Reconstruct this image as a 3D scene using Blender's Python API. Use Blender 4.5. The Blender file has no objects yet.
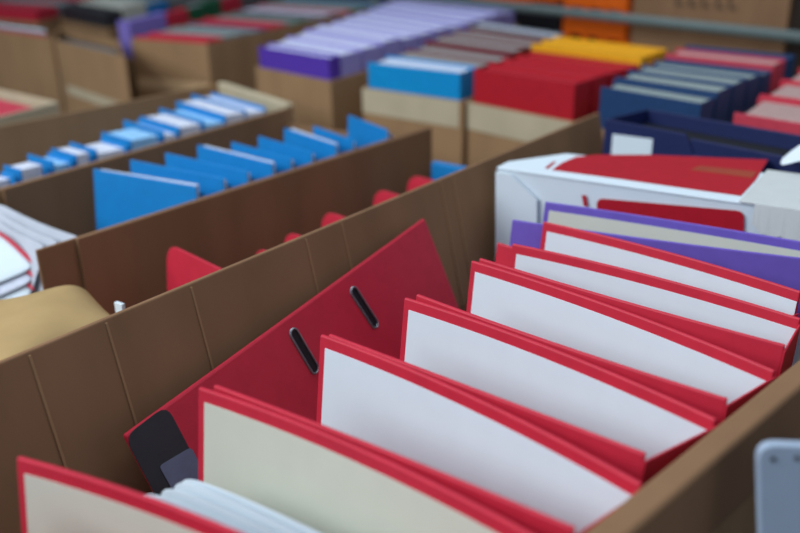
import bpy, bmesh, math, random
from mathutils import Vector as V, Matrix
random.seed(4)
C = bpy.context.scene.collection
S = bpy.context.scene

# ------------------------------------------------------------------ camera
F_PX = 836.42
M = Matrix(((0.73033795, -0.24839098, 0.63632413),
            (0.68291379, 0.28642208, -0.67200532),
            (-0.01533722, 0.92534551, 0.37881454)))
CAM = V((0, 0, .64))
cd = bpy.data.cameras.new('camera'); cam = bpy.data.objects.new('camera', cd); C.objects.link(cam)
cam.matrix_world = Matrix.Translation(CAM) @ M.to_4x4()
cd.sensor_width = 36; cd.lens = F_PX / 800 * 36; cd.clip_start = .01
S.camera = cam

def ray(px, py): return M @ V((px - 400, -(py - 266.5), -F_PX))
def at(px, py, z):
    d = ray(px, py); return CAM + d * ((z - CAM.z) / d.z)
def on(px, py, p0, n):
    d = ray(px, py); return CAM + d * ((p0 - CAM).dot(n) / d.dot(n))

cd.dof.use_dof = True
cd.dof.focus_distance = -(M.transposed() @ (at(395, 320, .31) - CAM)).z
cd.dof.aperture_fstop = 3.1

# ------------------------------------------------------------------ materials
def lin(c):
    c /= 255
    return c / 12.92 if c <= .04045 else ((c + .055) / 1.055) ** 2.4
def mat(name, rgb, rough=.6, var=.08, scale=30, bump=0, spec=.3, metal=0, stretch=(1, 1, 1)):
    m = bpy.data.materials.new(name); m.use_nodes = True
    nt = m.node_tree; b = nt.nodes['Principled BSDF']
    col = [lin(x) for x in rgb]
    tc = nt.nodes.new('ShaderNodeTexCoord'); mp = nt.nodes.new('ShaderNodeMapping')
    mp.inputs['Scale'].default_value = stretch
    nz = nt.nodes.new('ShaderNodeTexNoise'); nz.inputs['Scale'].default_value = scale
    nz.inputs['Detail'].default_value = 5
    rp = nt.nodes.new('ShaderNodeValToRGB')
    rp.color_ramp.elements[0].position = .3; rp.color_ramp.elements[1].position = .7
    rp.color_ramp.elements[0].color = [c * (1 - var) for c in col] + [1]
    rp.color_ramp.elements[1].color = [min(1, c * (1 + var)) for c in col] + [1]
    L = nt.links.new
    L(tc.outputs['Object'], mp.inputs['Vector']); L(mp.outputs['Vector'], nz.inputs['Vector'])
    L(nz.outputs['Fac'], rp.inputs['Fac']); L(rp.outputs['Color'], b.inputs['Base Color'])
    b.inputs['Roughness'].default_value = rough; b.inputs['Metallic'].default_value = metal
    b.inputs['Specular IOR Level'].default_value = spec
    if bump:
        bp = nt.nodes.new('ShaderNodeBump'); bp.inputs['Strength'].default_value = bump
        bp.inputs['Distance'].default_value = .001
        L(nz.outputs['Fac'], bp.inputs['Height']); L(bp.outputs['Normal'], b.inputs['Normal'])
    return m
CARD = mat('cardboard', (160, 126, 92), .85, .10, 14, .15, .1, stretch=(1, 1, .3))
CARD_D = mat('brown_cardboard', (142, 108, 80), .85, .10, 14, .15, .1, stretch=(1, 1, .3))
CARD_L = mat('pale_cardboard', (190, 176, 148), .85, .06, 14, .1, .1)
CARD_T = mat('light_brown_cardboard', (214, 178, 136), .8, .06, 14, .1, .1)
KRAFT = mat('kraft_paper', (178, 148, 102), .7, .08, 20, .2, .2)
RED = mat('red_cover', (202, 40, 62), .5, .05, 60, .05, .35)
RED_D = mat('deep_red_cover', (180, 22, 38), .5, .05, 60, .05, .3)
BURG = mat('burgundy_cover', (110, 22, 36), .5, .05, 60)
PINK = mat('pinkish_red_cover', (200, 62, 80), .55, .05, 60)
PURP = mat('lavender_cover', (112, 90, 186), .5, .05, 60)
VIOL = mat('violet_cover', (88, 56, 168), .5, .05, 60)
LAV = mat('pale_lavender_cover', (140, 124, 205), .5, .05, 60)
BLUE = mat('bright_blue_cover', (22, 130, 200), .45, .05, 60)
CYAN = mat('cyan_cover', (0, 142, 205), .45, .05, 60)
NAVY = mat('navy_board', (28, 38, 84), .5, .06, 60)
NAVY2 = mat('dark_blue_cover', (30, 62, 104), .5, .06, 60)
BLACK = mat('black_board', (24, 24, 27), .55, .1, 60)
CHAR = mat('charcoal_board', (50, 50, 54), .5, .08, 60)
LAVW = mat('whitish_lavender_cover', (158, 150, 214), .5, .05, 60)
YEL = mat('yellow_cover', (232, 168, 24), .5, .05, 60)
GREEN = mat('dark_green_cover', (20, 92, 60), .5, .05, 60)
GREY = mat('grey_cover', (120, 124, 128), .5, .05, 60)
WHITE = mat('white_paper', (222, 233, 240), .6, .012, 40, .03, .2)
CREAM = mat('cream_paper', (212, 212, 196), .6, .015, 40, .03, .2)
PAGES = mat('page_edges', (214, 218, 232), .8, .10, 90, .1, .1)
PAGES_LAV = mat('lavender_page_edges', (212, 214, 238), .8, .10, 90, .1, .1)
PAGES_G = mat('greyish_page_edges', (150, 144, 140), .8, .12, 90, .1, .1)
PAGES_GG = mat('grey_green_page_edges', (146, 156, 152), .8, .12, 90, .1, .1)
PAGES_P = mat('pinkish_page_edges', (182, 150, 144), .8, .10, 90, .1, .1)
PAGES_B = mat('pale_blue_page_edges', (150, 200, 240), .8, .10, 90, .1, .1)
STEEL = mat('steel', (150, 154, 158), .35, .05, 40, 0, .5, .8)
PAINT = mat('grey_painted_metal', (166, 182, 202), .45, .04, 30, .03, .4)
RAILM = mat('grey_green_painted_steel', (104, 116, 114), .5, .05, 30)
ORANGE = mat('orange_plastic', (222, 96, 16), .45, .06, 30)
POCKET = mat('grey_blue_label', (104, 110, 132), .5, .08, 60)
FLOORM = mat('concrete_floor', (92, 88, 84), .7, .15, 3, .1)
WRAP = mat('greyish_wrapping_paper', (206, 208, 206), .6, .03, 40, .1, .2)
PAPER_G = mat('greyish_paper', (186, 190, 200), .6, .10, 12, .1, .2)
INK = mat('dark_print', (98, 74, 56), .8, .1, 60)

# ------------------------------------------------------------------ builders
def link(name, bm, m, parent=None, bev=0, seg=2, smooth=False):
    me = bpy.data.meshes.new(name)
    bmesh.ops.recalc_face_normals(bm, faces=bm.faces)
    bm.to_mesh(me); bm.free(); me.materials.append(m)
    o = bpy.data.objects.new(name, me); C.objects.link(o)
    if bev:
        md = o.modifiers.new('bevel', 'BEVEL'); md.width = bev; md.segments = seg; md.limit_method = 'ANGLE'
    if smooth:
        for p in me.polygons: p.use_smooth = True
    if parent:
        o.parent = parent; o.matrix_parent_inverse = Matrix.Translation(-parent.location)
    return o
def thing(name, label, cat, loc, group=None):
    o = bpy.data.objects.new(name, None); C.objects.link(o)
    o.location = loc; o.empty_display_size = .02
    return tag(o, label, cat, group)
def tag(o, label, cat, group=None):
    o['label'] = label; o['category'] = cat
    if group: o['group'] = group
    return o
def hexa(bm, a, b):
    """solid between two quads a (4 pts) and b (4 pts)"""
    v = [bm.verts.new(p) for p in list(a) + list(b)]
    bm.faces.new(v[0:4]); bm.faces.new(v[4:8][::-1])
    for i in range(4):
        j = (i + 1) % 4
        bm.faces.new((v[i], v[4 + i], v[4 + j], v[j]))
def wall(bm, p, q, z0, z1, th, shift=V((0, 0, 0))):
    """slab standing on plan line p-q; thickness goes to the left of p->q; shift = bottom offset"""
    p = V((p[0], p[1], 0)); q = V((q[0], q[1], 0)); d = (q - p).normalized(); n = V((-d.y, d.x, 0)) * th
    Z0 = V((0, 0, z0)); Z1 = V((0, 0, z1))
    hexa(bm, [p + Z0 + shift, q + Z0 + shift, q + Z1, p + Z1], [p + n + Z0 + shift, q + n + Z0 + shift, q + n + Z1, p + n + Z1])
def box(bm, quad, z0, z1):
    hexa(bm, [V((p[0], p[1], z0)) for p in quad], [V((p[0], p[1], z1)) for p in quad])
def slab(bm, pts, n):
    hexa(bm, pts, [p + n for p in pts])
def lerp(a, b, t): return a + (b - a) * t
def flat(p): return V((p[0], p[1], 0))
ORD = ['first', 'second', 'third', 'fourth', 'fifth', 'sixth', 'seventh', 'eighth', 'ninth', 'tenth', 'eleventh', 'twelfth', 'thirteenth', 'fourteenth']

def carton(quad, zr, label, m=CARD, th=.006, skip=(), name='cardboard_box', z0=.0015, group=None):
    """quad = FL FR BR BL in plan (counter-clockwise seen from above)"""
    q = [flat(p) for p in quad]; c = sum(q, V()) / 4
    t = thing(name, label, 'box', (c.x, c.y, z0), group)
    b = bmesh.new(); box(b, q, z0, z0 + .004); link('base', b, m, t)
    for i in range(4):
        if i in skip: continue
        j = (i + 1) % 4; d = (q[j] - q[i]).normalized()
        s, e = (q[i], q[j]) if i % 2 == 0 else (q[i] + d * (th + .0005), q[j] - d * (th + .0005))
        b = bmesh.new(); wall(b, s, e, z0 + .004, zr, th); link('wall', b, m, t, .0012)
    return t

def bow_pts(p, q, bow, n=10):
    d = (q - p); nn = V((-d.y, d.x, 0)).normalized()
    return [p + d * (k / n) + nn * (bow * 4 * (k / n) * (1 - k / n)) for k in range(n + 1)]
def bowed(bm, pts, z0, z1, th, sh):
    """upright board following a gently bowed plan line, bottom offset by sh"""
    N = len(pts); nr = []
    for k in range(N):
        d = pts[min(N - 1, k + 1)] - pts[max(0, k - 1)]; nr.append(V((-d.y, d.x, 0)).normalized() * th)
    rows = []
    for off in (0, 1):
        for z, s_ in ((z0, sh), (z1, V())):
            rows.append([bm.verts.new(pts[k] + nr[k] * off + s_ + V((0, 0, z))) for k in range(N)])
    a, b_, c, d = rows  # near-bottom, near-top, far-bottom, far-top
    for k in range(N - 1):
        bm.faces.new((a[k], a[k + 1], b_[k + 1], b_[k])); bm.faces.new((c[k], d[k], d[k + 1], c[k + 1]))
        bm.faces.new((b_[k], b_[k + 1], d[k + 1], d[k])); bm.faces.new((a[k], c[k], c[k + 1], a[k + 1]))
    for k in (0, N - 1): bm.faces.new((a[k], b_[k], d[k], c[k]))

def open_binder(A0, A1, B0, B1, zt, h, label, cover=RED, lining=WHITE, lean=.13, group='red binders fanned open in the nearest box', name='ring_binder', zb=None, bowA=.009, bowB=-.004):
    """standing binder seen from its open top: far cover A with pale lining facing the camera, near cover B, spine joining A1-B1"""
    A0, A1, B0, B1 = map(flat, (A0, A1, B0, B1)); th = .0034; z0 = zt - h; zb = zb or zt - .0005
    sh = V((0, -lean * h, 0))
    c = (A1 + B1 + A0 + B0) / 4 + sh
    t = thing(name, label, 'binder', (c.x, c.y, z0), group)
    P = bow_pts(A0, A1, bowA)
    b = bmesh.new(); bowed(b, P, z0, zt, th, sh); link('cover', b, cover, t, .0011)
    w = (A1 - A0).length; u0, u1 = .0065 / w, 1 - .0006 / w
    Pl = [lerp(P[0], P[1], u0 * 10)] + P[1:-1] + [lerp(P[-2], P[-1], 1 - (1 - u1) * 10)]
    tt = .0095; k_ = tt / h
    b = bmesh.new(); bowed(b, [p + sh * k_ for p in Pl], z0 + .006, zt - tt, -.0005, sh * (1 - k_ - .006 / h)); link('lining', b, lining, t)
    b = bmesh.new(); bowed(b, bow_pts(B0, B1, bowB), z0, zb, th, sh); link('cover', b, cover, t, .0011)
    ds = (A1 - B1).normalized(); d = (A1 - A0).normalized()
    b = bmesh.new(); wall(b, B1 - ds * .0006 - d * .0004, A1 + ds * .003 - d * .0004, z0, min(zt, zb) - .0045, -.0018, sh); link('spine', b, cover, t, .0008)
    return t

def closed_binder(fl, fr, br, bl, z0, zt, cover, pages, label, group, sink=.006, spine_left=False, spine_m=None):
    """binder standing closed, near cover fl-fr, far cover bl-br, spine on one end, paper block between"""
    fl, fr, br, bl = map(flat, (fl, fr, br, bl)); c = (fl + fr + bl + br) / 4; th = .003
    t = thing('ring_binder', label, 'binder', (c.x, c.y, z0), group)
    b = bmesh.new(); wall(b, fl, fr, z0, zt, th); link('cover', b, cover, t, .001)
    b = bmesh.new(); wall(b, br, bl, z0, zt, th); link('cover', b, cover, t, .001)
    ru = (bl - fl).normalized(); d = (fr - fl).normalized()
    g = .0045
    b = bmesh.new()
    if spine_left: wall(b, bl - ru * g, fl + ru * g, z0, zt - .001, th)
    else: wall(b, fr + ru * g, br - ru * g, z0, zt - .001, th)
    link('spine', b, spine_m or cover, t, .001)
    e0, e1 = (.006, .012) if spine_left else (.012, .006)
    b = bmesh.new()
    box(b, [fl + d * e0 + ru * g, fr - d * e1 + ru * g, br - d * e1 - ru * g, bl + d * e0 - ru * g], z0 + .004, zt - sink)
    link('pages', b, pages, t, .001)
    return t

# ------------------------------------------------------------------ setting
b = bmesh.new(); box(b, [(-7, -2), (2.5, -2), (2.5, 8), (-7, 8)], -.05, 0)
fl = link('floor', b, FLOORM); fl['kind'] = 'structure'
PLASTER = mat('grey_plaster', (150, 148, 144), .8, .06, 4, .1)
b = bmesh.new(); box(b, [(-7, 8), (2.5, 8), (2.5, 8.15), (-7, 8.15)], 0, 4); o = link('wall_back', b, PLASTER); o['kind'] = 'structure'
b = bmesh.new(); box(b, [(-7.15, -2), (-7, -2), (-7, 8), (-7.15, 8)], 0, 4); o = link('wall_left', b, PLASTER); o['kind'] = 'structure'

# ------------------------------------------------------------------ nearest cardboard box
ZR = .33
L0, L1 = flat(at(0, 363, ZR)), flat(at(600, 113, ZR))
ld = (L1 - L0).normalized(); ln = V((ld.y, -ld.x, 0))        # ln points into the box
R0, R1 = flat(at(591, 533, ZR)), flat(at(800, 363, ZR))
rd = (R1 - R0).normalized()
Rn = R0 + rd * ((.03 - R0.y) / rd.y); Rf = R0 + rd * ((1.318 - R0.y) / rd.y)
Ln = L0 + ld * ((.03 - L0.y) / ld.y); Lf = L1
FLARE = .22
big = thing('cardboard_box', 'long brown cardboard box in the foreground holding the fanned red binders', 'box', (-.42, .66, .0015))
FH = .17
sh = ln * (FLARE * FH)
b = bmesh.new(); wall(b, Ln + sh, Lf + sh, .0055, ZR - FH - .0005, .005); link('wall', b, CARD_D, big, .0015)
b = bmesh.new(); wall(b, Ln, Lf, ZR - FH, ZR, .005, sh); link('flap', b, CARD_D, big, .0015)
nR = V((rd.y, -rd.x, 0))
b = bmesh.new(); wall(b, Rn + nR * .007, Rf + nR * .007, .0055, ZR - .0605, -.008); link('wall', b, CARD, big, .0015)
b = bmesh.new(); wall(b, Rn - nR * .002, Rf - nR * .002, ZR - .06, ZR + .003, -.019); link('folded_rim', b, CARD_D, big, .004, 4)
b = bmesh.new(); box(b, [Ln + sh, Rn + nR * .015, Rf + nR * .015, Lf + sh], .0015, .0055); link('base', b, CARD_D, big)
b = bmesh.new(); wall(b, Ln + sh + V((.006, .0, 0)), Rn - V((.006, 0, 0)), .0055, .22, .005); link('wall', b, CARD_D, big, .0015)
b = bmesh.new(); wall(b, Rf - V((.006, .006, 0)), Lf + sh + V((.008, -.006, 0)), .0055, .24, .005); link('wall', b, CARD_D, big, .0015)
# pressed fold lines in the left wall; groove highlight painted as lighter board
for px in (28, 105, 190, 305, 341, 440, 452):
    s = (at(px, 363 - .4167 * px, ZR) - L0).dot(ld)
    p = L0 + ld * s
    b = bmesh.new(); hw = ld * .0013
    top = p + V((0, 0, ZR - .003)); bot = p + sh + V((0, 0, ZR - FH + .002))
    slab(b, [top - hw, top + hw, bot + hw, bot - hw], ln * .0016)
    link('fold_line', b, CARD, big, .0006)

# ------------------------------------------------------------------ red binders fanned in the nearest box
ZT = .328
def pt(x, y, z=ZT): return at(x, y, z)
def ext(p, q, L):  # keep start and direction, set length
    p, q = flat(p), flat(q); return p + (q - p).normalized() * L
HB = .320
# name: A left, A right, B left, B right  (pixels of the photo's corners at the binder tops)
RB = [
 ('nearest red binder with cream lining, cut by the lower left corner', (16, 458), (200, 533), None, CREAM),
 ('red binder with cream lining and papers sticking out at its left', (198, 388), (520, 533), None, CREAM),
 ('red binder with white lining just behind the larger cream lined binder', (320, 335), (640, 485), ((213, 385), (574, 529)), WHITE),
 ('red white-lined binder fourth from the front, right of the slotted red cover', (404, 298), (715, 420), ((328, 334), (645, 454)), WHITE),
 ('red white-lined binder third in front of the lavender binder', (471, 261), (778, 373), ((416, 294), (727, 399)), WHITE),
 ('red white-lined binder second in front of the lavender binder', (512, 244), (800, 319), ((479, 258), (785, 345)), WHITE),
 ('red white-lined binder touching the front of the lavender binder', (543, 222), (800, 292), ((497, 243), (800, 297)), WHITE, .311)]
for i, (lab, a0, a1, bb, lm, *zz) in enumerate(RB):
    zb = zz[0] if zz else None
    A0 = flat(pt(*a0)); A1 = flat(pt(*a1)); w = .285
    if (A1 - A0).length < w * .97: A1 = ext(A0, A1, w)
    if (A1 - A0).length > .308: A1 = ext(A0, A1, .308)
    if bb:
        B0 = flat(pt(*bb[0], zb or ZT)); B1 = flat(pt(*bb[1], zb or ZT))
        if (B1 - B0).length < .27: B1 = ext(B0, B1, .285)
        if B1.y > A1.y - .03: B1.y = A1.y - .03
    elif i == 1:
        B0 = flat(pt(29, 455, .325)); B1 = B0 + (A1 - A0) + V((.0, .045, 0)); zb = .309
    else:
        B0 = A0 + V((.01, -.055, 0)); B1 = B0 + (A1 - A0) + V((0, .012, 0))
    open_binder(A0, A1, B0, B1, ZT, HB, lab, RED, lm, zb=zb, bowB={1: .010, 2: .002, 3: 0}.get(i, -.004))
    print('BINDER', i, A0[:2], A1[:2], B0[:2], B1[:2])
A0, A1 = flat(pt(545, 202, .325)), flat(pt(800, 242, .325)); A1 = ext(A0, A1, .300)
B0, B1 = flat(pt(512, 220, .322)), flat(pt(800, 258, .322)); B1 = ext(B0, B1, .315)
open_binder(A0, A1, B0, B1, .325, .317,  'lavender binder with beige lining standing before the white carton', PURP, CREAM, group=None, bowA=.004, zb=.322)
print('PURP', A0, A1, B0, B1)

# ------------------------------------------------------------------ slotted red cover leaning on the left wall
n = (ln + V((0, 0, .36))).normalized()
p0 = L0 + ln * .040 + V((0, 0, .27))
E1, E2 = on(125, 435, p0, n), on(425, 218, p0, n)
ed = (E2 - E1).normalized(); wd = n.cross(ed)
if wd.z > 0: wd = -wd
Lc = (E2 - E1).length; Wc = .235
print('COVER', E1, E2, Lc, wd)
ob = thing('ring_binder', 'red binder cover with two slots leaning on the left cardboard wall', 'binder', ((E1 + E2) / 2 + wd * Wc))
def cp(s, w, o=0): return E1 + ed * s + wd * w + n * o
b = bmesh.new(); slab(b, [cp(0, 0), cp(Lc, 0), cp(Lc, Wc), cp(0, Wc)], -n * .0065); link('cover', b, RED, ob, .0025)
def uv(px, py):
    q = on(px, py, p0, n) - E1; return q.dot(ed), q.dot(wd)
def stadium(cx, cy, ax, half, r, o, nseg=10):
    ax = V(ax).normalized(); ay = V((-ax.y, ax.x)); pts = []
    for k in range(nseg + 1):
        a = -math.pi / 2 + math.pi * k / nseg; pts.append(V((cx, cy)) + ax * (half + r * math.cos(a)) + ay * (r * math.sin(a)))
    for k in range(nseg + 1):
        a = math.pi / 2 + math.pi * k / nseg; pts.append(V((cx, cy)) + ax * (-half + r * math.cos(a)) + ay * (r * math.sin(a)))
    return [cp(p.x, p.y, o) for p in pts]
for (a, c_) in (((294, 334), (314, 368)), ((354, 292), (374, 323))):
    ua, uc = V(uv(*a)), V(uv(*c_)); m_ = (ua + uc) / 2; half = (uc - ua).length / 2
    ax = (uc - ua); r = .0046
    inner = stadium(m_.x, m_.y, ax, half, r, .0016); outer = stadium(m_.x, m_.y, ax, half, r + .0022, .0004)
    in0 = stadium(m_.x, m_.y, ax, half, r, .0002)
    mid = stadium(m_.x, m_.y, ax, half, r + .0012, .002)
    b = bmesh.new(); rings = [[b.verts.new(p) for p in R] for R in (outer, mid, inner, in0)]
    for k in range(3):
        for j in range(len(inner)):
            jj = (j + 1) % len(inner); b.faces.new((rings[k][j], rings[k][jj], rings[k + 1][jj], rings[k + 1][j]))
    rim = link('slot_rim', b, STEEL, ob, smooth=True)
    b = bmesh.new(); b.faces.new([b.verts.new(p) for p in stadium(m_.x, m_.y, ax, half, r, .0003)]); link('slot_hole', b, BLACK, rim)
    rim['label'] = 'steel rimmed slot'
# black plate and grey pocket at the lower end of the cover
def rounded(poly, r, o0, o1, m, name):
    pts = []
    N = len(poly)
    for i in range(N):
        p, a, c2 = V(poly[i]), V(poly[i - 1]), V(poly[(i + 1) % N])
        d1, d2 = (a - p).normalized() * r, (c2 - p).normalized() * r
        for k in range(5):
            t_ = k / 4; pts.append((p + d1) * (1 - t_) ** 2 + p * 2 * t_ * (1 - t_) + (p + d2) * t_ ** 2)
    b = bmesh.new(); lo = [b.verts.new(cp(p.x, p.y, o0)) for p in pts]; hi = [b.verts.new(cp(p.x, p.y, o1)) for p in pts]
    b.faces.new(hi); b.faces.new(lo[::-1])
    for i in range(len(pts)):
        j = (i + 1) % len(pts); b.faces.new((lo[i], lo[j], hi[j], hi[i]))
    return link(name, b, m, ob)
pl = rounded([uv(124, 437), uv(166, 405), uv(200, 470), uv(160, 505)], .012, .0003, .0012, CHAR, 'spine_plate'); pl['label'] = 'dark charcoal plate'
pk = rounded([uv(158, 466), uv(190, 447), uv(206, 478), uv(176, 498)], .004, .0013, .002, POCKET, 'label_pocket'); pk['label'] = 'grey blue label pocket'

# ------------------------------------------------------------------ loose papers between the two nearest binders
def sheet(name, rows, m, label, cat, group=None, th=.0006, parent=None):
    """curved sheet through a grid of points"""
    b = bmesh.new(); g = [[b.verts.new(p) for p in r] for r in rows]
    for i in range(len(g) - 1):
        for j in range(len(g[0]) - 1): b.faces.new((g[i][j], g[i][j + 1], g[i + 1][j + 1], g[i + 1][j]))
    o = link(name, b, m, parent, smooth=True)
    md = o.modifiers.new('solid', 'SOLIDIFY'); md.thickness = th; md.offset = 0
    s2 = o.modifiers.new('sub', 'SUBSURF'); s2.levels = 1; s2.render_levels = 2
    if label: tag(o, label, cat, group)
    return o
PZ = .290
for k, (p_, q_) in enumerate((((117, 486), (248, 550)), ((129, 487), (260, 552)), ((150, 483), (272, 549)), ((162, 478), (283, 544)), ((167, 476), (294, 540)))):
    P, Q = flat(at(p_[0], p_[1], PZ)), flat(at(q_[0], q_[1], PZ)); Q = P + (Q - P).normalized() * .2
    rows = []
    for i, (dz, dy) in enumerate(((0, .004), (-.02, -.0), (-.08, -.008), (-.17, -.018), (-.28, -.030))):
        r = []
        for j in range(6):
            u = j / 5; curl = (.003 - .0005 * k) * max(0, 1 - 4 * u) ** 1.5
            r.append(lerp(P, Q, u) + V((0, dy + .0012 * k + .003 * math.sin(2.2 * u), PZ + dz - curl + .004 * math.sin(3 * u))))
        rows.append(r)
    sheet('paper_sheet', rows, WHITE, 'loose white sheet in the sheaf poking out between the two cream-lined red binders', 'paper', 'white sheets between the two nearest binders')

# ------------------------------------------------------------------ white carton with red print, behind the lavender binder
ZW = .335
wFL, wFR = flat(at(497, 168, ZW)), flat(at(740, 203, ZW))
wd_ = (wFR - wFL).normalized(); wn = V((-wd_.y, wd_.x, 0))
wBL = flat(at(566, 154, ZW)); wdep = (flat(at(640, 156, ZW)) - wFL).dot(wn)
WL = .40
print('WHITE', wFL, wFR, wBL, wdep)
wb = thing('white_carton', 'white carton with red printed top and front behind the lavender binder', 'carton', (wFL + wd_ * WL / 2 + wn * wdep / 2 + V((0, 0, .0058))))
def wp(s, t_, z): return wFL + wd_ * s + wn * t_ + V((0, 0, z))
def prism(poly, z0, z1, m, name, bev):
    b = bmesh.new(); lo = [b.verts.new(V((p.x, p.y, z0))) for p in poly]; hi = [b.verts.new(V((p.x, p.y, z1))) for p in poly]
    b.faces.new(lo[::-1]); b.faces.new(hi)
    for i in range(len(poly)): j = (i + 1) % len(poly); b.faces.new((lo[i], lo[j], hi[j], hi[i]))
    return link(name, b, m, wb, bev)
cA, cB = flat(at(508, 162, ZW)), flat(at(566, 154, ZW)); 
foot = [wp(0, .002, 0), wp(WL, .002, 0), wp(WL, wdep, 0), cB, cA]
prism(foot, .0058, ZW - .002, WHITE, 'body', .002)
prism([wp(-.001, 0, 0), wp(WL, 0, 0), wp(WL, wdep, 0), cB, cA], ZW - .002, ZW + .001, WHITE, 'lid', .001)
# front frame: rim board folded round the recessed front
def fr(poly, m, name, off=.0005, th=.0012, parent=wb):
    b = bmesh.new()
    a = [wp(s, -off, z) for s, z in poly]; c2 = [p - wn * th for p in a]
    lo = [b.verts.new(p) for p in a]; hi = [b.verts.new(p) for p in c2]
    b.faces.new(lo); b.faces.new(hi[::-1])
    for i in range(len(poly)):
        j = (i + 1) % len(poly); b.faces.new((lo[i], lo[j], hi[j], hi[i]))
    return link(name, b, m, parent)
def fuv(px, py):
    q = on(px, py, wFL, wn); return ((q - wFL).dot(wd_), q.z)
fr([fuv(497, 171), fuv(512, 174), fuv(538, 199), fuv(538, 300), fuv(497, 300)], WHITE, 'side_flap', .0006, .004)
def roundpoly(poly, r):
    out = []; N = len(poly)
    for i in range(N):
        p, a, c2 = V(poly[i]), V(poly[i - 1]), V(poly[(i + 1) % N]); d1, d2 = (a - p).normalized() * r, (c2 - p).normalized() * r
        for k in range(6):
            t_ = k / 5; q = (p + d1) * (1 - t_) ** 2 + p * 2 * t_ * (1 - t_) + (p + d2) * t_ ** 2; out.append((q.x, q.y))
    return out
fr(roundpoly([fuv(597, 198), fuv(744, 211), fuv(744, 250), fuv(597, 240)], .009), RED_D, 'printed_panel', .0004, .0006)['label'] = 'red printed rounded panel'
fr([fuv(582, 195), fuv(586, 195), fuv(588, 206), fuv(584, 206)], RED_D, 'printed_mark', .0004, .0006)
# red curved print on the lid
pts = [(552, 170), (562, 163), (576, 157), (596, 155), (650, 155), (768, 160), (756, 180), (741, 196), (690, 189), (620, 179)]
b = bmesh.new(); lo = [at(x, y, ZW + .0012) for x, y in pts]; vs = [b.verts.new(p) for p in lo]; vt = [b.verts.new(p + V((0, 0, .0005))) for p in lo]
b.faces.new(vt); b.faces.new(vs[::-1])
for i in range(len(pts)): j = (i + 1) % len(pts); b.faces.new((vs[i], vs[j], vt[j], vt[i]))
link('printed_lid_panel', b, RED_D, wb)['label'] = 'red curved print on the white lid'
b = bmesh.new(); slab(b, [at(x, y, ZW + .0012) for x, y in ((545, 168), (548, 169), (556, 162), (553, 162))], V((0, 0, .0005))); link('printed_mark', b, RED_D, wb)
b = bmesh.new(); slab(b, [at(x, y, ZW + .0018) for x, y in ((690, 170), (752, 178), (757, 172), (700, 166))], V((0, 0, .0005))); t_ = link('tape_strip', b, mat('brownish_tape', (165, 70, 50), .4), wb)
# torn paper wrapper on the right end
wr = [(739, 198), (770, 158), (790, 166), (830, 170), (830, 232), (800, 222), (764, 212), (762, 203)]
s0 = (flat(at(741, 200, ZW)) - wFL).dot(wd_)
b = bmesh.new()
slab(b, [wp(s0, -.003, ZW + .0015), wp(WL + .003, -.003, ZW + .0015), wp(WL + .003, wdep, ZW + .0015), wp(s0 + .004, wdep, ZW + .0015)], V((0, 0, .0018))); link('torn_wrapper', b, WRAP, wb, .0008)
random.seed(9)
b = bmesh.new(); N = 14; up = []; dn = []
for k in range(N + 1):
    s = s0 + .018 + (WL + .003 - s0 - .018) * k / N
    up.append(wp(s, -.0035, ZW + .002)); dn.append(wp(s, -.0075, ZW - .020 - .012 * min(1, k / 3) + random.uniform(-.0025, .0025)))
for k in range(N): slab(b, [up[k], up[k + 1], dn[k + 1], dn[k]], wn * .0012)
link('torn_edge', b, WRAP, wb)
# crumpled white paper on the right of the lid
cp0 = flat(at(785, 170, ZW)) - wFL; cs, ct = cp0.dot(wd_), cp0.dot(wn)
rows = []
for i in range(5):
    r = []
    for j in range(5):
        p = wp(cs - .006 + .10 * j / 4, ct - .024 + .045 * i / 4, ZW + .005 + .046 * math.sin(math.pi * min(1, i / 4 * .7 + .15)) * (.25 + .75 * min(1, j / 1.2)) + random.uniform(-.004, .004))
        r.append(p)
    rows.append(r)
sheet('crumpled_paper', rows, WHITE, 'crumpled white paper lying on the right end of the white carton', 'paper')

# ------------------------------------------------------------------ navy archive box
ZN = .350
nFL, nFR = flat(at(605, 119, ZN)), flat(at(800, 156, ZN)); nBL, nBR = flat(at(653, 104, ZN)), flat(at(800, 124, ZN))
nd = (nFR - nFL).normalized(); nn = V((-nd.y, nd.x, 0)); ndep = (nBL - nFL).dot(nn); NL = .40
print('NAVY', nFL, nFR, nBL, nBR, ndep)
ndep = max(.05, ndep * .74)
nb = thing('archive_box', 'open navy blue archive box with white label behind the white carton', 'box', (nFL + nd * NL / 2 + nn * ndep / 2 + V((0, 0, .0058))))
def npt(s, t_, z): return nFL + nd * s + nn * t_ + V((0, 0, z))
def nslab(s0, s1, t0, t1, z0, z1, name, m, parent=nb, bev=.001):
    b = bmesh.new(); slab(b, [npt(s0, t0, z0), npt(s1, t0, z0), npt(s1, t1, z0), npt(s0, t1, z0)], V((0, 0, z1 - z0))); return link(name, b, m, parent, bev)
def nuv(px, py):
    q = on(px, py, nFL, nn); return (q - nFL).dot(nd), q.z
nx, nz = nuv(690, 150); sN = (flat(at(686, 134, ZN)) - nFL).dot(nd)
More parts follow.
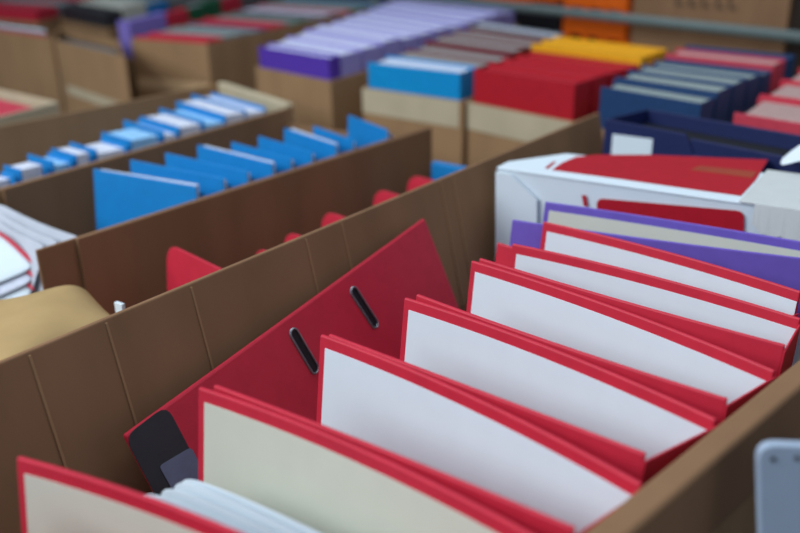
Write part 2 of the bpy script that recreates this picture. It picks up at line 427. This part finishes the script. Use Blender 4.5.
# front wall with a slanted cut-out to the right
b = bmesh.new()
poly = [(0, .0105), (NL, .0105), (NL, ZN - .028), (sN + .016, ZN - .028), (sN, ZN), (0, ZN)]
lo = [b.verts.new(npt(s, 0, z)) for s, z in poly]; hi = [b.verts.new(npt(s, .004, z)) for s, z in poly]
b.faces.new(lo); b.faces.new(hi[::-1])
for i in range(len(poly)): j = (i + 1) % len(poly); b.faces.new((lo[i], lo[j], hi[j], hi[i]))
link('front_panel', b, NAVY, nb, .0008)
nslab(sN + .006, NL, .0045, .008, .0105, ZN - .006, 'inner_flap', NAVY)
nslab(0, NL, ndep - .004, ndep, .0105, ZN, 'wall', NAVY)
nslab(0, .004, .0042, ndep - .0042, .0105, ZN, 'wall', NAVY)
nslab(NL - .004, NL, .009, ndep - .0042, .0105, ZN, 'wall', NAVY)
nslab(0, NL, 0, ndep, .0058, .0104, 'base', NAVY)
a_, c_ = nuv(613, 134), nuv(653, 139)
b = bmesh.new(); slab(b, [npt(a_[0], 0, a_[1] - .05), npt(c_[0], 0, c_[1] - .05), npt(c_[0], 0, c_[1]), npt(a_[0], 0, a_[1])], -nn * .0008); link('label_sticker', b, WHITE, nb)['label'] = 'white label'
t = thing('file_folder', 'black file folder lying inside the open navy archive box', 'folder', (nFL + nd * .2 + nn * ndep / 2 + V((0, 0, .0107))))
nslab(.008, NL - .008, .012, ndep - .008, .0107, ZN - .03, 'pages', CHAR, t)
nslab(.006, NL - .006, .010, ndep - .006, ZN - .0295, ZN - .022, 'cover', BLACK, t)  # dark block stands in for the box's dark interior

# ------------------------------------------------------------------ grey metal case, lower right
GZ = .37
g0 = at(757, 444, GZ)
gq = flat(g0)
fw = (flat(at(760, 440, .27)) - flat(CAM)).normalized()
gd = (flat(at(800, 446, GZ)) - gq).normalized(); gn = V((-gd.y, gd.x, 0)); gk = .16
gt = thing('metal_plate', 'grey painted metal plate with rivets at the lower right corner of the photo', 'metal plate', (gq + gd * .09 + gn * .003))
poly = roundpoly([(0, .001), (.16, .001), (.16, GZ), (0, GZ)], .012)
poly = [(s_ + gk * (GZ - z_), z_) for s_, z_ in poly]
b = bmesh.new(); lo = [b.verts.new(gq + gd * s + V((0, 0, z))) for s, z in poly]; hi = [b.verts.new(gq + gd * s + gn * .006 + V((0, 0, z))) for s, z in poly]
b.faces.new(lo); b.faces.new(hi[::-1])
for i in range(len(poly)): j = (i + 1) % len(poly); b.faces.new((lo[i], lo[j], hi[j], hi[i]))
link('body', b, PAINT, gt, .0015)
for px, py in ((773, 459), (797, 458)):
    q = on(px, py, gq, gn); b = bmesh.new()
    bmesh.ops.create_uvsphere(b, u_segments=12, v_segments=8, radius=.0016)
    bmesh.ops.transform(b, matrix=Matrix.Translation(q), verts=b.verts); link('rivet', b, CHAR, gt, smooth=True)

# ------------------------------------------------------------------ boxes to the left: box C (red folders), B (blue), A (blue, far)
ZB = .28
c0, c1 = flat(at(75, 238, ZB)), flat(at(430, 127, ZB)); cdir = (c1 - c0).normalized(); cn = V((cdir.y, -cdir.x, 0))
b0 = flat(at(37, 250, ZB)); b1 = c1 - cn * .006
m0, m1 = flat(at(0, 189, ZB)), flat(at(283, 109, ZB)); mdir = (m1 - m0).normalized()
print('C', c0, c1, 'B', b0, 'MID', m0, m1)
zc = .23
cr1 = flat(Lf) - ln * .02 + ld * -.02; cr0 = flat(Ln) - ln * .02
boxc = thing('cardboard_box', 'brown cardboard box with red binders behind the nearest box', 'box', ((c0 + c1) / 2 + cn * .1 + V((0, 0, .0015))))
b = bmesh.new(); wall(b, c0, c1, .0055, ZB, -.005); link('wall', b, CARD_D, boxc, .0015)
b = bmesh.new(); wall(b, cr0 + ld * .2, cr1, .0055, zc, .005); link('wall', b, CARD_D, boxc, .0015)
b = bmesh.new(); wall(b, cr1 + V((-.006, -.0, 0)), c1 + cn * .006, .0055, .2, .005); link('wall', b, CARD_D, boxc, .0015)
b = bmesh.new(); box(b, [c0, cr0 + ld * .2, cr1, c1], .0015, .0055); link('base', b, CARD_D, boxc)
boxb = thing('cardboard_box', 'brown cardboard box holding the row of bright blue folders', 'box', ((b0 + m1) / 2 + V((0, 0, .0015))))
b = bmesh.new(); wall(b, b0 - cn * .001, b1, .0055, ZB - .001, .005); link('wall', b, CARD_D, boxb, .0015)
b = bmesh.new(); wall(b, m0 + mdir * .002, m1, .0055, ZB, -.005); link('wall', b, CARD_D, boxb, .0015)
b = bmesh.new(); wall(b, b1 - cn * .008, m1 + cn * .008, .0055, ZB - .03, .005); link('wall', b, CARD_D, boxb, .0015)
b = bmesh.new(); box(b, [b0, b1, m1, m0], .0015, .0055); link('base', b, CARD_D, boxb)
# red folders in box C
def cross_line(p, d, q, e):
    """intersection of p+s d with q+t e in plan"""
    den = d.x * e.y - d.y * e.x; s = ((q.x - p.x) * e.y - (q.y - p.y) * e.x) / den; return p + d * s
ad = V((1, 0, 0))
for k, (px, py, z) in enumerate([(166, 243, .262), (254, 246, .240), (284, 230, .240), (322, 210, .240), (374, 188, .240), (408, 174, .240)]):
    p = flat(at(px, py, z)); d = V((1, -.05, 0)).normalized()
    e = cross_line(p, d, cr0, (cr1 - cr0)); w = min(.22, (e - p).length - .025)
    s0_ = (p - c0).dot(cn)
    if s0_ < .014: p = p + cn * (.014 - s0_)
    q = p + d * w; th = .020; sh_ = V((0, -.03, 0))
    t = thing('ring_binder', ['red rounded binder alone at the near end of the red binder box', 'red binder showing only its top edge, %s behind the rounded red one' % ORD[k - 1]][k > 0], 'binder', ((p + q) / 2 + sh_ + V((0, 0, .0058))), 'red binders in the second box')
    b = bmesh.new()
    nn_ = V((-d.y, d.x, 0)) * .003
    h = z - .0058
    for off, nm in ((0, 'cover'), (th, 'cover')):
        zq = z - off * .8; prof = roundpoly([(0, .0058), (w, .0058), (w, zq), (0, zq)], .028)
        b = bmesh.new()
        f = lambda s, zz: p + d * s + V((0, off, zz)) + sh_ * ((z - zz) / h)
        lo = [b.verts.new(f(s, zz)) for s, zz in prof]; hi = [b.verts.new(f(s, zz) + nn_) for s, zz in prof]
        b.faces.new(lo); b.faces.new(hi[::-1])
        for i in range(len(prof)): j = (i + 1) % len(prof); b.faces.new((lo[i], lo[j], hi[j], hi[i]))
        link(nm, b, RED, t, .001)
    b = bmesh.new(); wall(b, q - d * .003 + V((0, .004, 0)), q - d * .003 + V((0, th - .001, 0)), .0058, z - .02, .002, sh_); link('spine', b, RED, t)
p = flat(at(431, 162, .24)); b = bmesh.new(); wall(b, p, p + V((.12, .01, 0)), .0058, .24, .012)
tag(link('document_folder', b, BLUE, None, .002), 'small blue folder at the far end of the red binder box', 'folder')
# blue folders in box B
bl = [(93, 169), (130, 160), (165, 153), (197, 145), (231, 142), (258, 136), (284, 128), (313, 126), (348, 115)]
zt = .295
for k, (px, py) in enumerate(bl):
    p = flat(at(px, py, zt)); d = (flat(at(px + 100, py + 17 + 2.6 * k, zt)) - p).normalized()
    sm = (p - m0).dot(V((mdir.y, -mdir.x, 0)))
    if sm < .016: p = p + V((mdir.y, -mdir.x, 0)) * (.016 - sm)
    e = cross_line(p, d, b0 - cn * .006, cdir); w = min(.30, (e - p).length - .007); q = p + d * w
    lean = V((0, -.03, 0)); h = zt - .0058
    t = thing('document_folder', 'bright blue folder, %s from the near end of the leaning blue row' % ORD[k] if k else 'bright blue folder at the near end of the leaning row, its whole cover showing', 'folder', ((p + q) / 2 + lean + V((0, 0, .0058))), 'blue folders in the second box')
    b = bmesh.new(); wall(b, p, q, .0058, zt, .0025, lean); link('cover', b, BLUE, t, .0008)
    b = bmesh.new(); wall(b, p + V((.012, .004, 0)), q + V((-.006, .004, 0)), .008, zt - .006 if k % 3 else zt - .0005, .006, lean); link('pages', b, PAGES, t)
    b = bmesh.new(); wall(b, p + V((.004, .0115, 0)), q + V((0, .0115, 0)), .0058, zt - .012, .0025, lean); link('cover', b, BLUE, t, .0008)
# box A : left blue row with papers
aL0, aL1 = flat(at(0, 126, ZB)), flat(at(212, 85, ZB)); aR1 = flat(at(300, 104, ZB)) 
am0 = m0 - V((mdir.y, -mdir.x, 0)) * .007; am1 = m1 - V((mdir.y, -mdir.x, 0)) * .007
adir = (aL1 - aL0).normalized()
boxa = thing('cardboard_box', 'brown cardboard box of blue binders full of papers, left of the bright blue row', 'box', ((aL0 + m1) / 2 + V((0, 0, .0015))))
b = bmesh.new(); wall(b, aL0 - adir * .25, aL1 + adir * .035, .0055, ZB, .005); link('wall', b, CARD, boxa, .0015)
b = bmesh.new(); wall(b, am0 - mdir * .25, am1 + mdir * .043, .0055, ZB - .002, .005); link('wall', b, CARD, boxa, .0015)
b = bmesh.new(); wall(b, am1 + mdir * .045, aL1 + adir * .036 + V((.006, 0, 0)), .0055, ZB + .004, .02); o = link('folded_rim', b, CARD_L, boxa, .003); o['label'] = 'cream end wall'
b = bmesh.new(); box(b, [aL0 - adir * .25, am0 - mdir * .25, am1, aL1], .0015, .0055); link('base', b, CARD, boxa)
al = [(-28, 175), (3, 165), (27, 154), (51, 148), (69, 142), (101, 132), (123, 120), (140, 116), (159, 108), (176, 101), (191, 94)]
zt = .29
for k, (px, py) in enumerate(al):
    p = flat(at(px, py, zt)); d = (flat(at(px + 50, py + 14.5, zt)) - p).normalized()
    sm = (p - aL0).dot(V((adir.y, -adir.x, 0)))
    if sm < .024: p = p + V((adir.y, -adir.x, 0)) * (.024 - sm)
    e = cross_line(p, d, am0, mdir); w = min(.34, (e - p).length - .028); q = p + d * w
    lean = V((0, -.022, 0)); h = zt - .0058
    lab = 'blue binder stuffed with white paper, %s from the near end of the left blue row' % ORD[k]
    t = thing('ring_binder', lab, 'binder', ((p + q) / 2 + lean + V((0, 0, .0058))), 'blue binders full of papers')
    b = bmesh.new(); wall(b, p, q, .0058, zt, .0028, lean); link('cover', b, BLUE, t, .0008)
    nx_ = al[k + 1] if k + 1 < len(al) else (207, 88)
    gap = max(.02, flat(at(nx_[0], nx_[1], zt)).y - p.y - .012)
    th = max(.012, min(.06, gap * .82))
    b = bmesh.new(); wall(b, p + V((.008, .0035, 0)), q + V((-.006, .0035, 0)), .008, zt - (.002 if k % 2 else .010), th, lean); link('pages', b, PAGES if k % 3 != 2 else PAGES_B, t, .001)
    b = bmesh.new(); wall(b, p + V((.004, th + .0045, 0)), q + V((0, th + .0045, 0)), .0058, zt - .003, .0028, lean); link('cover', b, BLUE, t, .0008)

# papers bulging at the near end of box B
random.seed(5)
sh_pts = [((-6, 199), (88, 238)), ((-8, 206), (62, 240)), ((-10, 213), (48, 244))]
for k, ((x0, y0), (x1, y1)) in enumerate(sh_pts):
    z = .268 - .006 * k; P, Q = flat(at(x0, y0, z)), flat(at(x1, y1, z)); rows = []
    for i in range(5):
        r = []
        for j in range(6):
            q = P + (Q - P) * (j / 5); sag = .012 * math.sin(math.pi * j / 5)
            r.append(q + V((0, -.016 * i - .012 * (i / 4), z - .030 * i - .010 * i * i / 4 - sag * .5)))
        rows.append(r)
    sheet('paper_sheet', rows, PAPER_G, 'sagging white sheet, %s from the bright blue folders at the left edge' % ORD[k], 'paper', 'white sheets at the near end of the blue folder box')
zs = .235
for k in range(4):
    z = zs + .008 - .0125 * k
    P, Q = flat(at(-22, 222 + 12 * k, z)), flat(at(36, 252 + 13 * k, z)); rows = []
    for i in range(4):
        r = [P + (Q - P) * (j / 4) + V((0, -.03 * i, z - .004 * i - .004 * math.cos(j * 1.5) - (.018 * (j / 4) ** 3))) for j in range(5)]
        rows.append(r)
    lab = 'white booklet with red edge, %s from the top of the left edge pile' % ORD[k]
    bk = thing('booklet', lab, 'booklet', ((P + Q) / 2 + V((0, -.04, z))), 'red edged booklets at the left edge')
    sheet('pages', rows, WHITE if k % 2 == 0 else PAGES, None, None, th=.005, parent=bk)
    r2 = [[p + V((0, -.0005, .0034)) for p in rows[0]], [p + V((0, -.008, .0034)) for p in rows[0]]]
    sheet('printed_stripe', r2, PINK, None, None, th=.0008, parent=bk)

bq = [P + V((.012, -.085, 0)), Q + V((-.022, -.085, 0)), Q + V((-.022, -.008, 0)), P + V((.012, -.008, 0))]
b = bmesh.new(); box(b, bq, .0005, .176)
tag(link('paper_stack', b, PAPER_G, None, .003), 'thick stack of greyish paper under the red edged booklets', 'paper')
# stuffed kraft bag in box C (near end)
qk = [flat(at(x, y, .262)) for x, y in ((-80, 300), (92, 279), (138, 316), (-30, 410))]
qk = [qk[0], qk[3], qk[2], qk[1]]
ck = sum(qk, V()) / 4
b = bmesh.new(); N = 8; top = []
kb = thing('kraft_envelope', 'stuffed tan kraft paper envelope at the left edge of the red binder box', 'envelope', (ck.x, ck.y, .0058))
def bil(u, v): return lerp(lerp(qk[0], qk[1], u), lerp(qk[3], qk[2], u), v)
g = [[b.verts.new(bil(i / N, j / N) + V((0, 0, .242 + .028 * (1 - (2 * i / N - 1) ** 8) * (1 - (2 * j / N - 1) ** 8) + .004 * math.sin(3 * i / N * 2 + j)))) for j in range(N + 1)] for i in range(N + 1)]
for i in range(N):
    for j in range(N): b.faces.new((g[i][j], g[i + 1][j], g[i + 1][j + 1], g[i][j + 1]))
rim_ = [g[i][0] for i in range(N + 1)] + [g[N][j] for j in range(1, N + 1)] + [g[i][N] for i in range(N - 1, -1, -1)] + [g[0][j] for j in range(N - 1, 0, -1)]
low = [b.verts.new(V((ck.x + (v.co.x - ck.x) * .93, ck.y + (v.co.y - ck.y) * .93, .0058))) for v in rim_]
for i in range(len(rim_)):
    j = (i + 1) % len(rim_); b.faces.new((rim_[i], low[i], low[j], rim_[j]))
b.faces.new(low)
o = link('body', b, KRAFT, kb, smooth=True); s2 = o.modifiers.new('sub', 'SUBSURF'); s2.levels = 1; s2.render_levels = 2
p = flat(at(115, 306, .27))
b = bmesh.new(); wall(b, p + V((-.005, .002, 0)), p + V((.007, .004, 0)), .0058, .272, .004)
tag(link('paper_slip', b, WHITE), 'small white paper slip at the corner of the tan kraft envelope', 'paper')

# box D, left edge with pinkish content
d0, d1 = flat(at(-70, 74, ZB)), flat(at(70, 105, ZB))
dl = flat(at(-6, 125, ZB)); 
dn_ = (dl - d1).normalized()
qd = [d0 + dn_ * .42, d1 + dn_ * .42, d1, d0]
qd = [q - V((.055, 0, 0)) for q in qd]
carton(qd, ZB, 'cream cardboard box with pinkish contents at the left edge of the photo', CARD_L)
b = bmesh.new(); box(b, [lerp(qd[0], qd[2], .06), lerp(qd[1], qd[3], .06), lerp(qd[2], qd[0], .08), lerp(qd[3], qd[1], .08)], .006, .268)
t = tag(link('paper_bundle', b, PINK, None, .004), 'pinkish red paper bundle inside the cream box at the left edge', 'paper')

# ------------------------------------------------------------------ background rows
def tape(parent, p, q, z0, z1, m, u=1.0, u0=0.0):
    p, q = flat(p), flat(q)
    b = bmesh.new(); wall(b, lerp(p, q, u0), lerp(p, q, u), z0, z1, -.0012); return link('band', b, m, parent)
def row(key, zt, zr, FL, FR, BL, BR, spec, box_label, grp, m=CARD, drop=0, th=.006, make_box=True, band=False):
    """spec: list of (cover, pages, thickness weight, zoffset, label)"""
    fl, fr, bl, br = (flat(at(*p, zt)) if len(p) == 2 else flat(p) for p in (FL, FR, BL, BR))
    print('ROW', key, 'w', round((fr - fl).length, 3), round((br - bl).length, 3), 'len', round((bl - fl).length, 3), tuple(fl.xy), tuple(fr.xy), tuple(bl.xy), tuple(br.xy))
    dl, dr = (bl - fl).normalized(), (br - fr).normalized(); dx = (fr - fl).normalized(); dx2 = (br - bl).normalized()
    if make_box:
        e = .008
        eL, eR = .011 / abs(dl.cross(dx).z), .011 / abs(dr.cross(dx).z)
        Q4 = [fl - dl * eL - dx * e, fr - dr * eR + dx * e, br + dr * .02 + dx2 * e, bl + dl * .02 - dx2 * e]
        bx_ = carton(Q4, zr, box_label, m, th)
        if band: tape(bx_, Q4[0], Q4[1], zr - .060, zr - .001, CARD_L, .97)
    iL = .013 / max(.3, abs(dl.cross(dx).z)) - .008; iR = .013 / max(.3, abs(dr.cross(dx).z)) - .008
    fl, fr, bl, br = fl + dx * iL, fr - dx * iR, bl + dx2 * iL, br - dx2 * iR
    if key == 'R': tape(bpy.data.objects['cardboard_box.010'], Q4[0], Q4[1], zr - .17, zr - .13, CARD_T, .98, .02)
    tot = sum(s[2] for s in spec); acc = 0
    for cov, pg, wgt, dz, lab in spec:
        t0, t1 = acc / tot, (acc + wgt) / tot - .008 / (bl - fl).length; acc += wgt
        closed_binder(lerp(fl, bl, t0), lerp(fr, br, t0), lerp(fr, br, t1), lerp(fl, bl, t1), .0058, zt + dz, cov, pg, lab, grp, sink=.005)

W = PAGES
def series(n, cov, pg, text, wgt=1, jitter=.006, first=0):
    return [(cov, pg, wgt, random.uniform(-jitter, jitter), text % ORD[first + i]) for i in range(n)]
random.seed(11)
row('S', .335, .28, (257, 46), (330, 58), (405, -4), (516, 10),
    [(VIOL, PAGES_LAV, .5, 0, 'violet binder at the front of the white paper row, its whole cover showing')] +
    series(11, LAVW, PAGES_LAV, 'white-lavender binder with white paper top, %s behind the violet front binder'),
    'brown cardboard box with the violet fronted binder row', 'binders in the violet row')
row('T', .335, .275, (366, 62), (462, 73), (478, 22), (566, 35),
    [(CYAN, PAGES, .9, 0, 'cyan blue binder at the front of the grey binder row')] +
    series(5, BURG, PAGES_G, 'burgundy binder with grey paper top, %s behind the cyan blue one') +
    [(GREY, PAGES, .7, .004, 'pale white-topped binder at the far end of the burgundy row')],
    'brown cardboard box with cream band under the cyan blue binder', 'binders in the burgundy row', band=True)
row('U', .345, .272, (472, 68), (577, 84), (553, 40), (670, 54),
    [(RED_D, RED_D, 1, 0, 'bright red binder at the front of the red row, its whole cover showing')] +
    [(RED_D, RED_D, 1, -.002 * i, 'bright red binder, %s behind the red front one' % ORD[i]) for i in range(3)] +
    [(YEL, YEL, 1, .012, 'yellow binder directly behind the red row'), (YEL, YEL, 1, .012, 'yellow binder farthest back behind the red row')],
    'brown cardboard box with cream band under the bright red binders', 'red and yellow binders', band=True)
row('V', .36, .285, (598, 86), (704, 104), (684, 46), (799, 57),
    [(NAVY2, PAGES_GG, .9, 0, 'dark blue grey-topped binder at the front of the row behind the navy box')] +
    series(3, NAVY2, PAGES_GG, 'dark blue grey-topped binder, %s behind the row front beyond the navy box') +
    [(NAVY2, GREY, .8, -.004, 'dark blue binder with dull grey top before the pinkish one'), (PINK, PAGES_P, 1.1, .006, 'pink binder with beige paper top before the last dark blue one'), (NAVY2, NAVY2, .9, .004, 'dark blue binder at the far end beside the large carton')],
    'brown cardboard box holding dark blue binders behind the navy box', 'dark blue binder row')
row('W', .347, .28, (731, 112), (840, 130), (797, 70), (905, 82),
    [(PINK, PAGES_P, 1, 0, 'pinkish red binder with beige paper top nearest at the right edge'), (RED, PAGES_P, 1, .004, 'red binder with beige paper top behind the nearest right edge one'), (RED, PAGES_P, 1, .006, 'red binder farthest back at the right edge')],
    'brown cardboard box of pinkish red binders at the right edge', 'red binders at the right edge')
row('R', .29, .285, (134, 37), (207, 42), (285, -2), (385, 4),
    [(RED, RED, .6, .004, 'red binder at the front of the mixed colour box'), (GREY, PAGES_GG, .9, .004, 'grey binder with pale top behind the red front one'),
     (NAVY2, PAGES_GG, .7, .0, 'blue grey binder in the mixed colour box'), (PINK, RED, .8, .006, 'pinkish red binder midway in the mixed colour box'),
     (GREEN, PAGES_GG, .9, .002, 'green binder with pale top midway in the mixed colour box'), (GREY, GREY, .7, 0, 'plain grey binder behind the green one'), (BURG, PAGES, .9, .004, 'burgundy binder with white top in the mixed colour box'),
     (RED, PAGES, .6, .004, 'red binder with white top beyond the burgundy one'), (GREEN, PAGES_GG, 1, .004, 'green binder near the far end of the mixed colour box'), (BLUE, PAGES_GG, 1, .004, 'blue binder at the far end of the mixed colour box')],
    'brown cardboard box of mixed colour binders left of the violet row', 'mixed colour binders')
row('L', .33, .20, (116, 20), (129, 22), flat(at(116, 20, .33)) + V((-.66, 1.0, 0)), flat(at(129, 22, .33)) + V((-.66, 1.0, 0)),
    [(LAV, LAV, 1.2, 0, 'lavender binder standing behind the two plain brown boxes'), (RED, RED, .8, -.004, 'red binder directly behind the lavender one'), (GREEN, PAGES_GG, .8, 0, 'dark green binder behind the first red one'), (GREEN, GREEN, .6, .004, 'dark green binder beside the far red one'), (RED, RED, 1.0, 0, 'red binder farthest back in the lavender row')],
    'brown cardboard box holding the lavender binder', 'lavender row binders')
# empty-looking boxes at the left
def carton_px(z, FL, FR, depth, label, m=CARD, dirn=None):
    fl, fr = flat(at(*FL, z)), flat(at(*FR, z)); d = (fr - fl).normalized(); n_ = V((-d.y, d.x, 0))
    dv = dirn.normalized() if dirn else n_
    print('CARTON', label, (fr - fl).length, fl, fr)
    q = [fl, fr, fr + dv * depth, fl + dv * depth]
    return carton(q, z, label, m), q
DV = V((-.25, 1, 0))
_, qQ = carton_px(.28, (54, 40), (124, 57), .44, 'plain brown cardboard box second from the left edge in the middle distance', CARD, flat(at(115, 30, .28) - at(124, 57, .28)))
_, qP = carton_px(.28, (-50, 24), (51, 38), .30, 'plain brown cardboard box at the left edge in the middle distance', CARD, flat(at(43, 16, .28) - at(51, 38, .28)))
tape(bpy.data.objects['cardboard_box.012'], qQ[0], qQ[1], .10, .13, CARD_L, .9, .1)
def fill(q, spec, zt, grp, ins=.032):
    fl, fr, br, bl = q
    dx = (fr - fl).normalized() * ins; dv = (bl - fl).normalized() * ins
    fl, fr, br, bl = fl + dx + dv, fr - dx + dv, br - dx - dv, bl + dx - dv
    tot = sum(s[2] for s in spec); acc = 0
    for cov, pg, wgt, dz, lab in spec:
        t0, t1 = acc / tot, (acc + wgt) / tot - .02; acc += wgt
        if cov is None: continue
        closed_binder(lerp(fl, bl, t0), lerp(fr, br, t0), lerp(fr, br, t1), lerp(fl, bl, t1), .0058, zt + dz, cov, pg, lab, grp, sink=.004)
fill(qQ, [(None, None, 1.5, 0, ''), (GREY, PAGES_G, 1, -.03, 'grey binder low inside the second plain brown box'), (CHAR, PAGES_G, 1, -.03, 'charcoal binder low inside the second plain brown box')], .28, 'binders in the second plain box')
fill(qP, [(PINK, RED, 1, .0, 'pinkish red binder at the front of the leftmost brown box'), (GREY, PAGES_GG, 1, .004, 'grey binder with pale top in the leftmost brown box'), (WHITE, PAGES, 1.2, .006, 'white binder in the leftmost brown box'), (BURG, RED, 1, .004, 'burgundy binder at the back of the leftmost brown box')], .28, 'binders in the leftmost brown box')
row('N', .30, .24, (60, 6), (106, 14), flat(at(60, 6, .30)) + V((-.45, .6, 0)), flat(at(106, 14, .30)) + V((-.45, .6, 0)),
    [(CHAR, CHAR, .5, 0, 'black fronted binder standing behind the second plain brown box'), (CREAM, CREAM, .8, .012, 'cream binder directly behind the black fronted one'), (BLUE, PAGES_GG, .8, .0, 'blue binder behind the cream one at the top left')],
    'brown cardboard box under the black fronted binder', 'binders at the top left')
row('K', .29, .24, (-30, 6), (36, 11), flat(at(-30, 6, .29)) + V((-.55, .6, 0)), flat(at(36, 11, .29)) + V((-.55, .6, 0)),
    [(RED, RED, 1, 0, 'red binder at the upper left corner of the photo'), (GREY, PAGES_GG, 1, 0, 'grey binder behind the red one at the upper left corner'), (RED, RED, 1, .004, 'second red binder farther back at the upper left corner')],
    'brown cardboard box at the upper left corner of the photo', 'binders at the upper left corner')

# ------------------------------------------------------------------ rail, orange crates, large carton
ra, rb = at(330, -13, .36), at(900, 48, .36)
ra = lerp(ra, rb, (-2.78 - ra.x) / (rb.x - ra.x))
print('RAIL', ra, rb)
rt = thing('steel_rail', 'grey painted steel rail crossing behind the yellow binders', 'rail', ((ra + rb) / 2 - V((0, 0, .36))))
def tube(bm, p, q, r, n=14):
    d = (q - p); M4 = Matrix.Translation((p + q) / 2) @ d.to_track_quat('Z', 'Y').to_matrix().to_4x4()
    bmesh.ops.create_cone(bm, cap_ends=True, segments=n, radius1=r, radius2=r, depth=d.length, matrix=M4)
b = bmesh.new(); tube(b, ra, rb, .015); link('bar', b, RAILM, rt, smooth=True)
for p in (ra, rb):
    b = bmesh.new(); tube(b, V((p.x, p.y, 0.0005)), p - V((0, 0, .0152)), .014); link('post', b, RAILM, rt, smooth=True)
rdv = flat(rb - ra).normalized(); rnv = V((-rdv.y, rdv.x, 0))
def behind(px, off):
    """floor point seen in column px on a line parallel to the rail, off metres behind it"""
    p = flat(ra) + rnv * off; dd = ray(px, 30); t_ = (p - flat(CAM)).dot(rnv) / flat(dd).dot(rnv); return flat(CAM + dd * t_)
def crate(px0, px1, off, h, label):
    p, q = behind(px0, off), behind(px1, off); d = (q - p).normalized(); n_ = V((-d.y, d.x, 0)); w = (q - p).length; dep = .3
    t = thing('plastic_crate', label, 'crate', ((p + q) / 2 + n_ * dep / 2), None)
    bars = 6
    for k in range(bars):
        z0 = .002 + h * k / bars; z1 = z0 + h / bars * (.55 if k < bars - 1 else .97)
        b = bmesh.new()
        for s, e in ((p, q), (q, q + n_ * dep), (q + n_ * dep, p + n_ * dep), (p + n_ * dep, p)): wall(b, s, e, z0, z1, .006)
        link('slat_band', b, ORANGE, t, .001)
    nP = max(3, int(w / .09))
    for k in range(nP + 1):
        s = p + d * (w - .03) * k / nP; b = bmesh.new(); wall(b, s + n_ * .007, s + d * .03 + n_ * .007, .002, h - .002, .005); link('upright', b, ORANGE, t)
    b = bmesh.new(); box(b, [p + n_ * .012 + d * .01, q + n_ * .012 - d * .01, q + n_ * dep - d * .01 - n_ * .01, p + n_ * dep + d * .01 - n_ * .01], .002, .012); link('base', b, ORANGE, t)
    return t
crate(562, 626, .10, .55, 'orange slatted plastic crate behind the yellow binders, left of the large carton')
crate(470, 556, .50, .62, 'orange plastic crate farther back, left of the nearer orange crate')
p, q = behind(500, .22), behind(558, .22)
b = bmesh.new(); box(b, [p, q, q + rnv * .2, p + rnv * .2], .002, .335)
tag(link('storage_bin', b, BLACK, None, .006), 'black bin in front of the farther orange crate', 'bin')  # black block added where only a dark gap shows
p, q = behind(631, .10), behind(786, .10)
cb = carton([p, q, q + rnv * .5, p + rnv * .5], .60, 'large brown carton with dark lettering at the top right', CARD_D)
def lt(px, py): return on(px, py, p - rnv * .0015, rnv)
for k, x in enumerate((676, 689, 702, 716, 729)):
    b = bmesh.new(); slab(b, [lt(x, -14), lt(x + 3, -14), lt(x + 3, 6 + k), lt(x, 6 + k)], -rnv * .001)
    slab(b, [lt(x + 3, 3 + k), lt(x + 8, 3 + k), lt(x + 8, 6 + k), lt(x + 3, 6 + k)], -rnv * .001)
    link('printed_letter', b, INK, cb)
p = q + rdv * .012; q = p + rdv * .35
carton([p, q, q + rnv * .5, p + rnv * .5], .62, 'dark carton beyond the large brown carton at the top right edge', mat('dark_cardboard', (44, 34, 28), .9, .1, 14))  # shaded region beside the large carton put in as a dark box

# ------------------------------------------------------------------ light: overcast hall, large windows to the left and overhead
w = bpy.data.worlds.new('hall_light'); S.world = w; w.use_nodes = True
bg = w.node_tree.nodes['Background']; bg.inputs['Color'].default_value = (.60, .72, 1.0, 1); bg.inputs['Strength'].default_value = .29
def area(name, loc, target, size, energy, col):
    l = bpy.data.lights.new(name, 'AREA'); l.shape = 'RECTANGLE'; l.size, l.size_y = size; l.energy = energy; l.color = col
    o = bpy.data.objects.new(name, l); C.objects.link(o); o.location = loc
    o.rotation_euler = (V(target) - V(loc)).to_track_quat('-Z', 'Y').to_euler(); return o
area('window_light', (-1.9, -1.7, 2.0), (-.5, .9, .2), (2.4, 1.6), 92, (.88, .96, 1.0))
area('skylight', (-.6, 1.2, 3.2), (-.7, 1.2, 0), (3.0, 3.0), 58, (.84, .95, 1.0))
area('right_window_light', (2.2, -1.0, 1.9), (-.1, .5, .2), (1.4, 1.4), 8, (.90, .96, 1.0))  # added fill lamp, lifts the near box's outer right face
S.view_settings.view_transform = 'Standard'; S.view_settings.look = 'None'; S.view_settings.gamma = 1
S.view_settings.use_curve_mapping = False; S.view_settings.exposure = 0
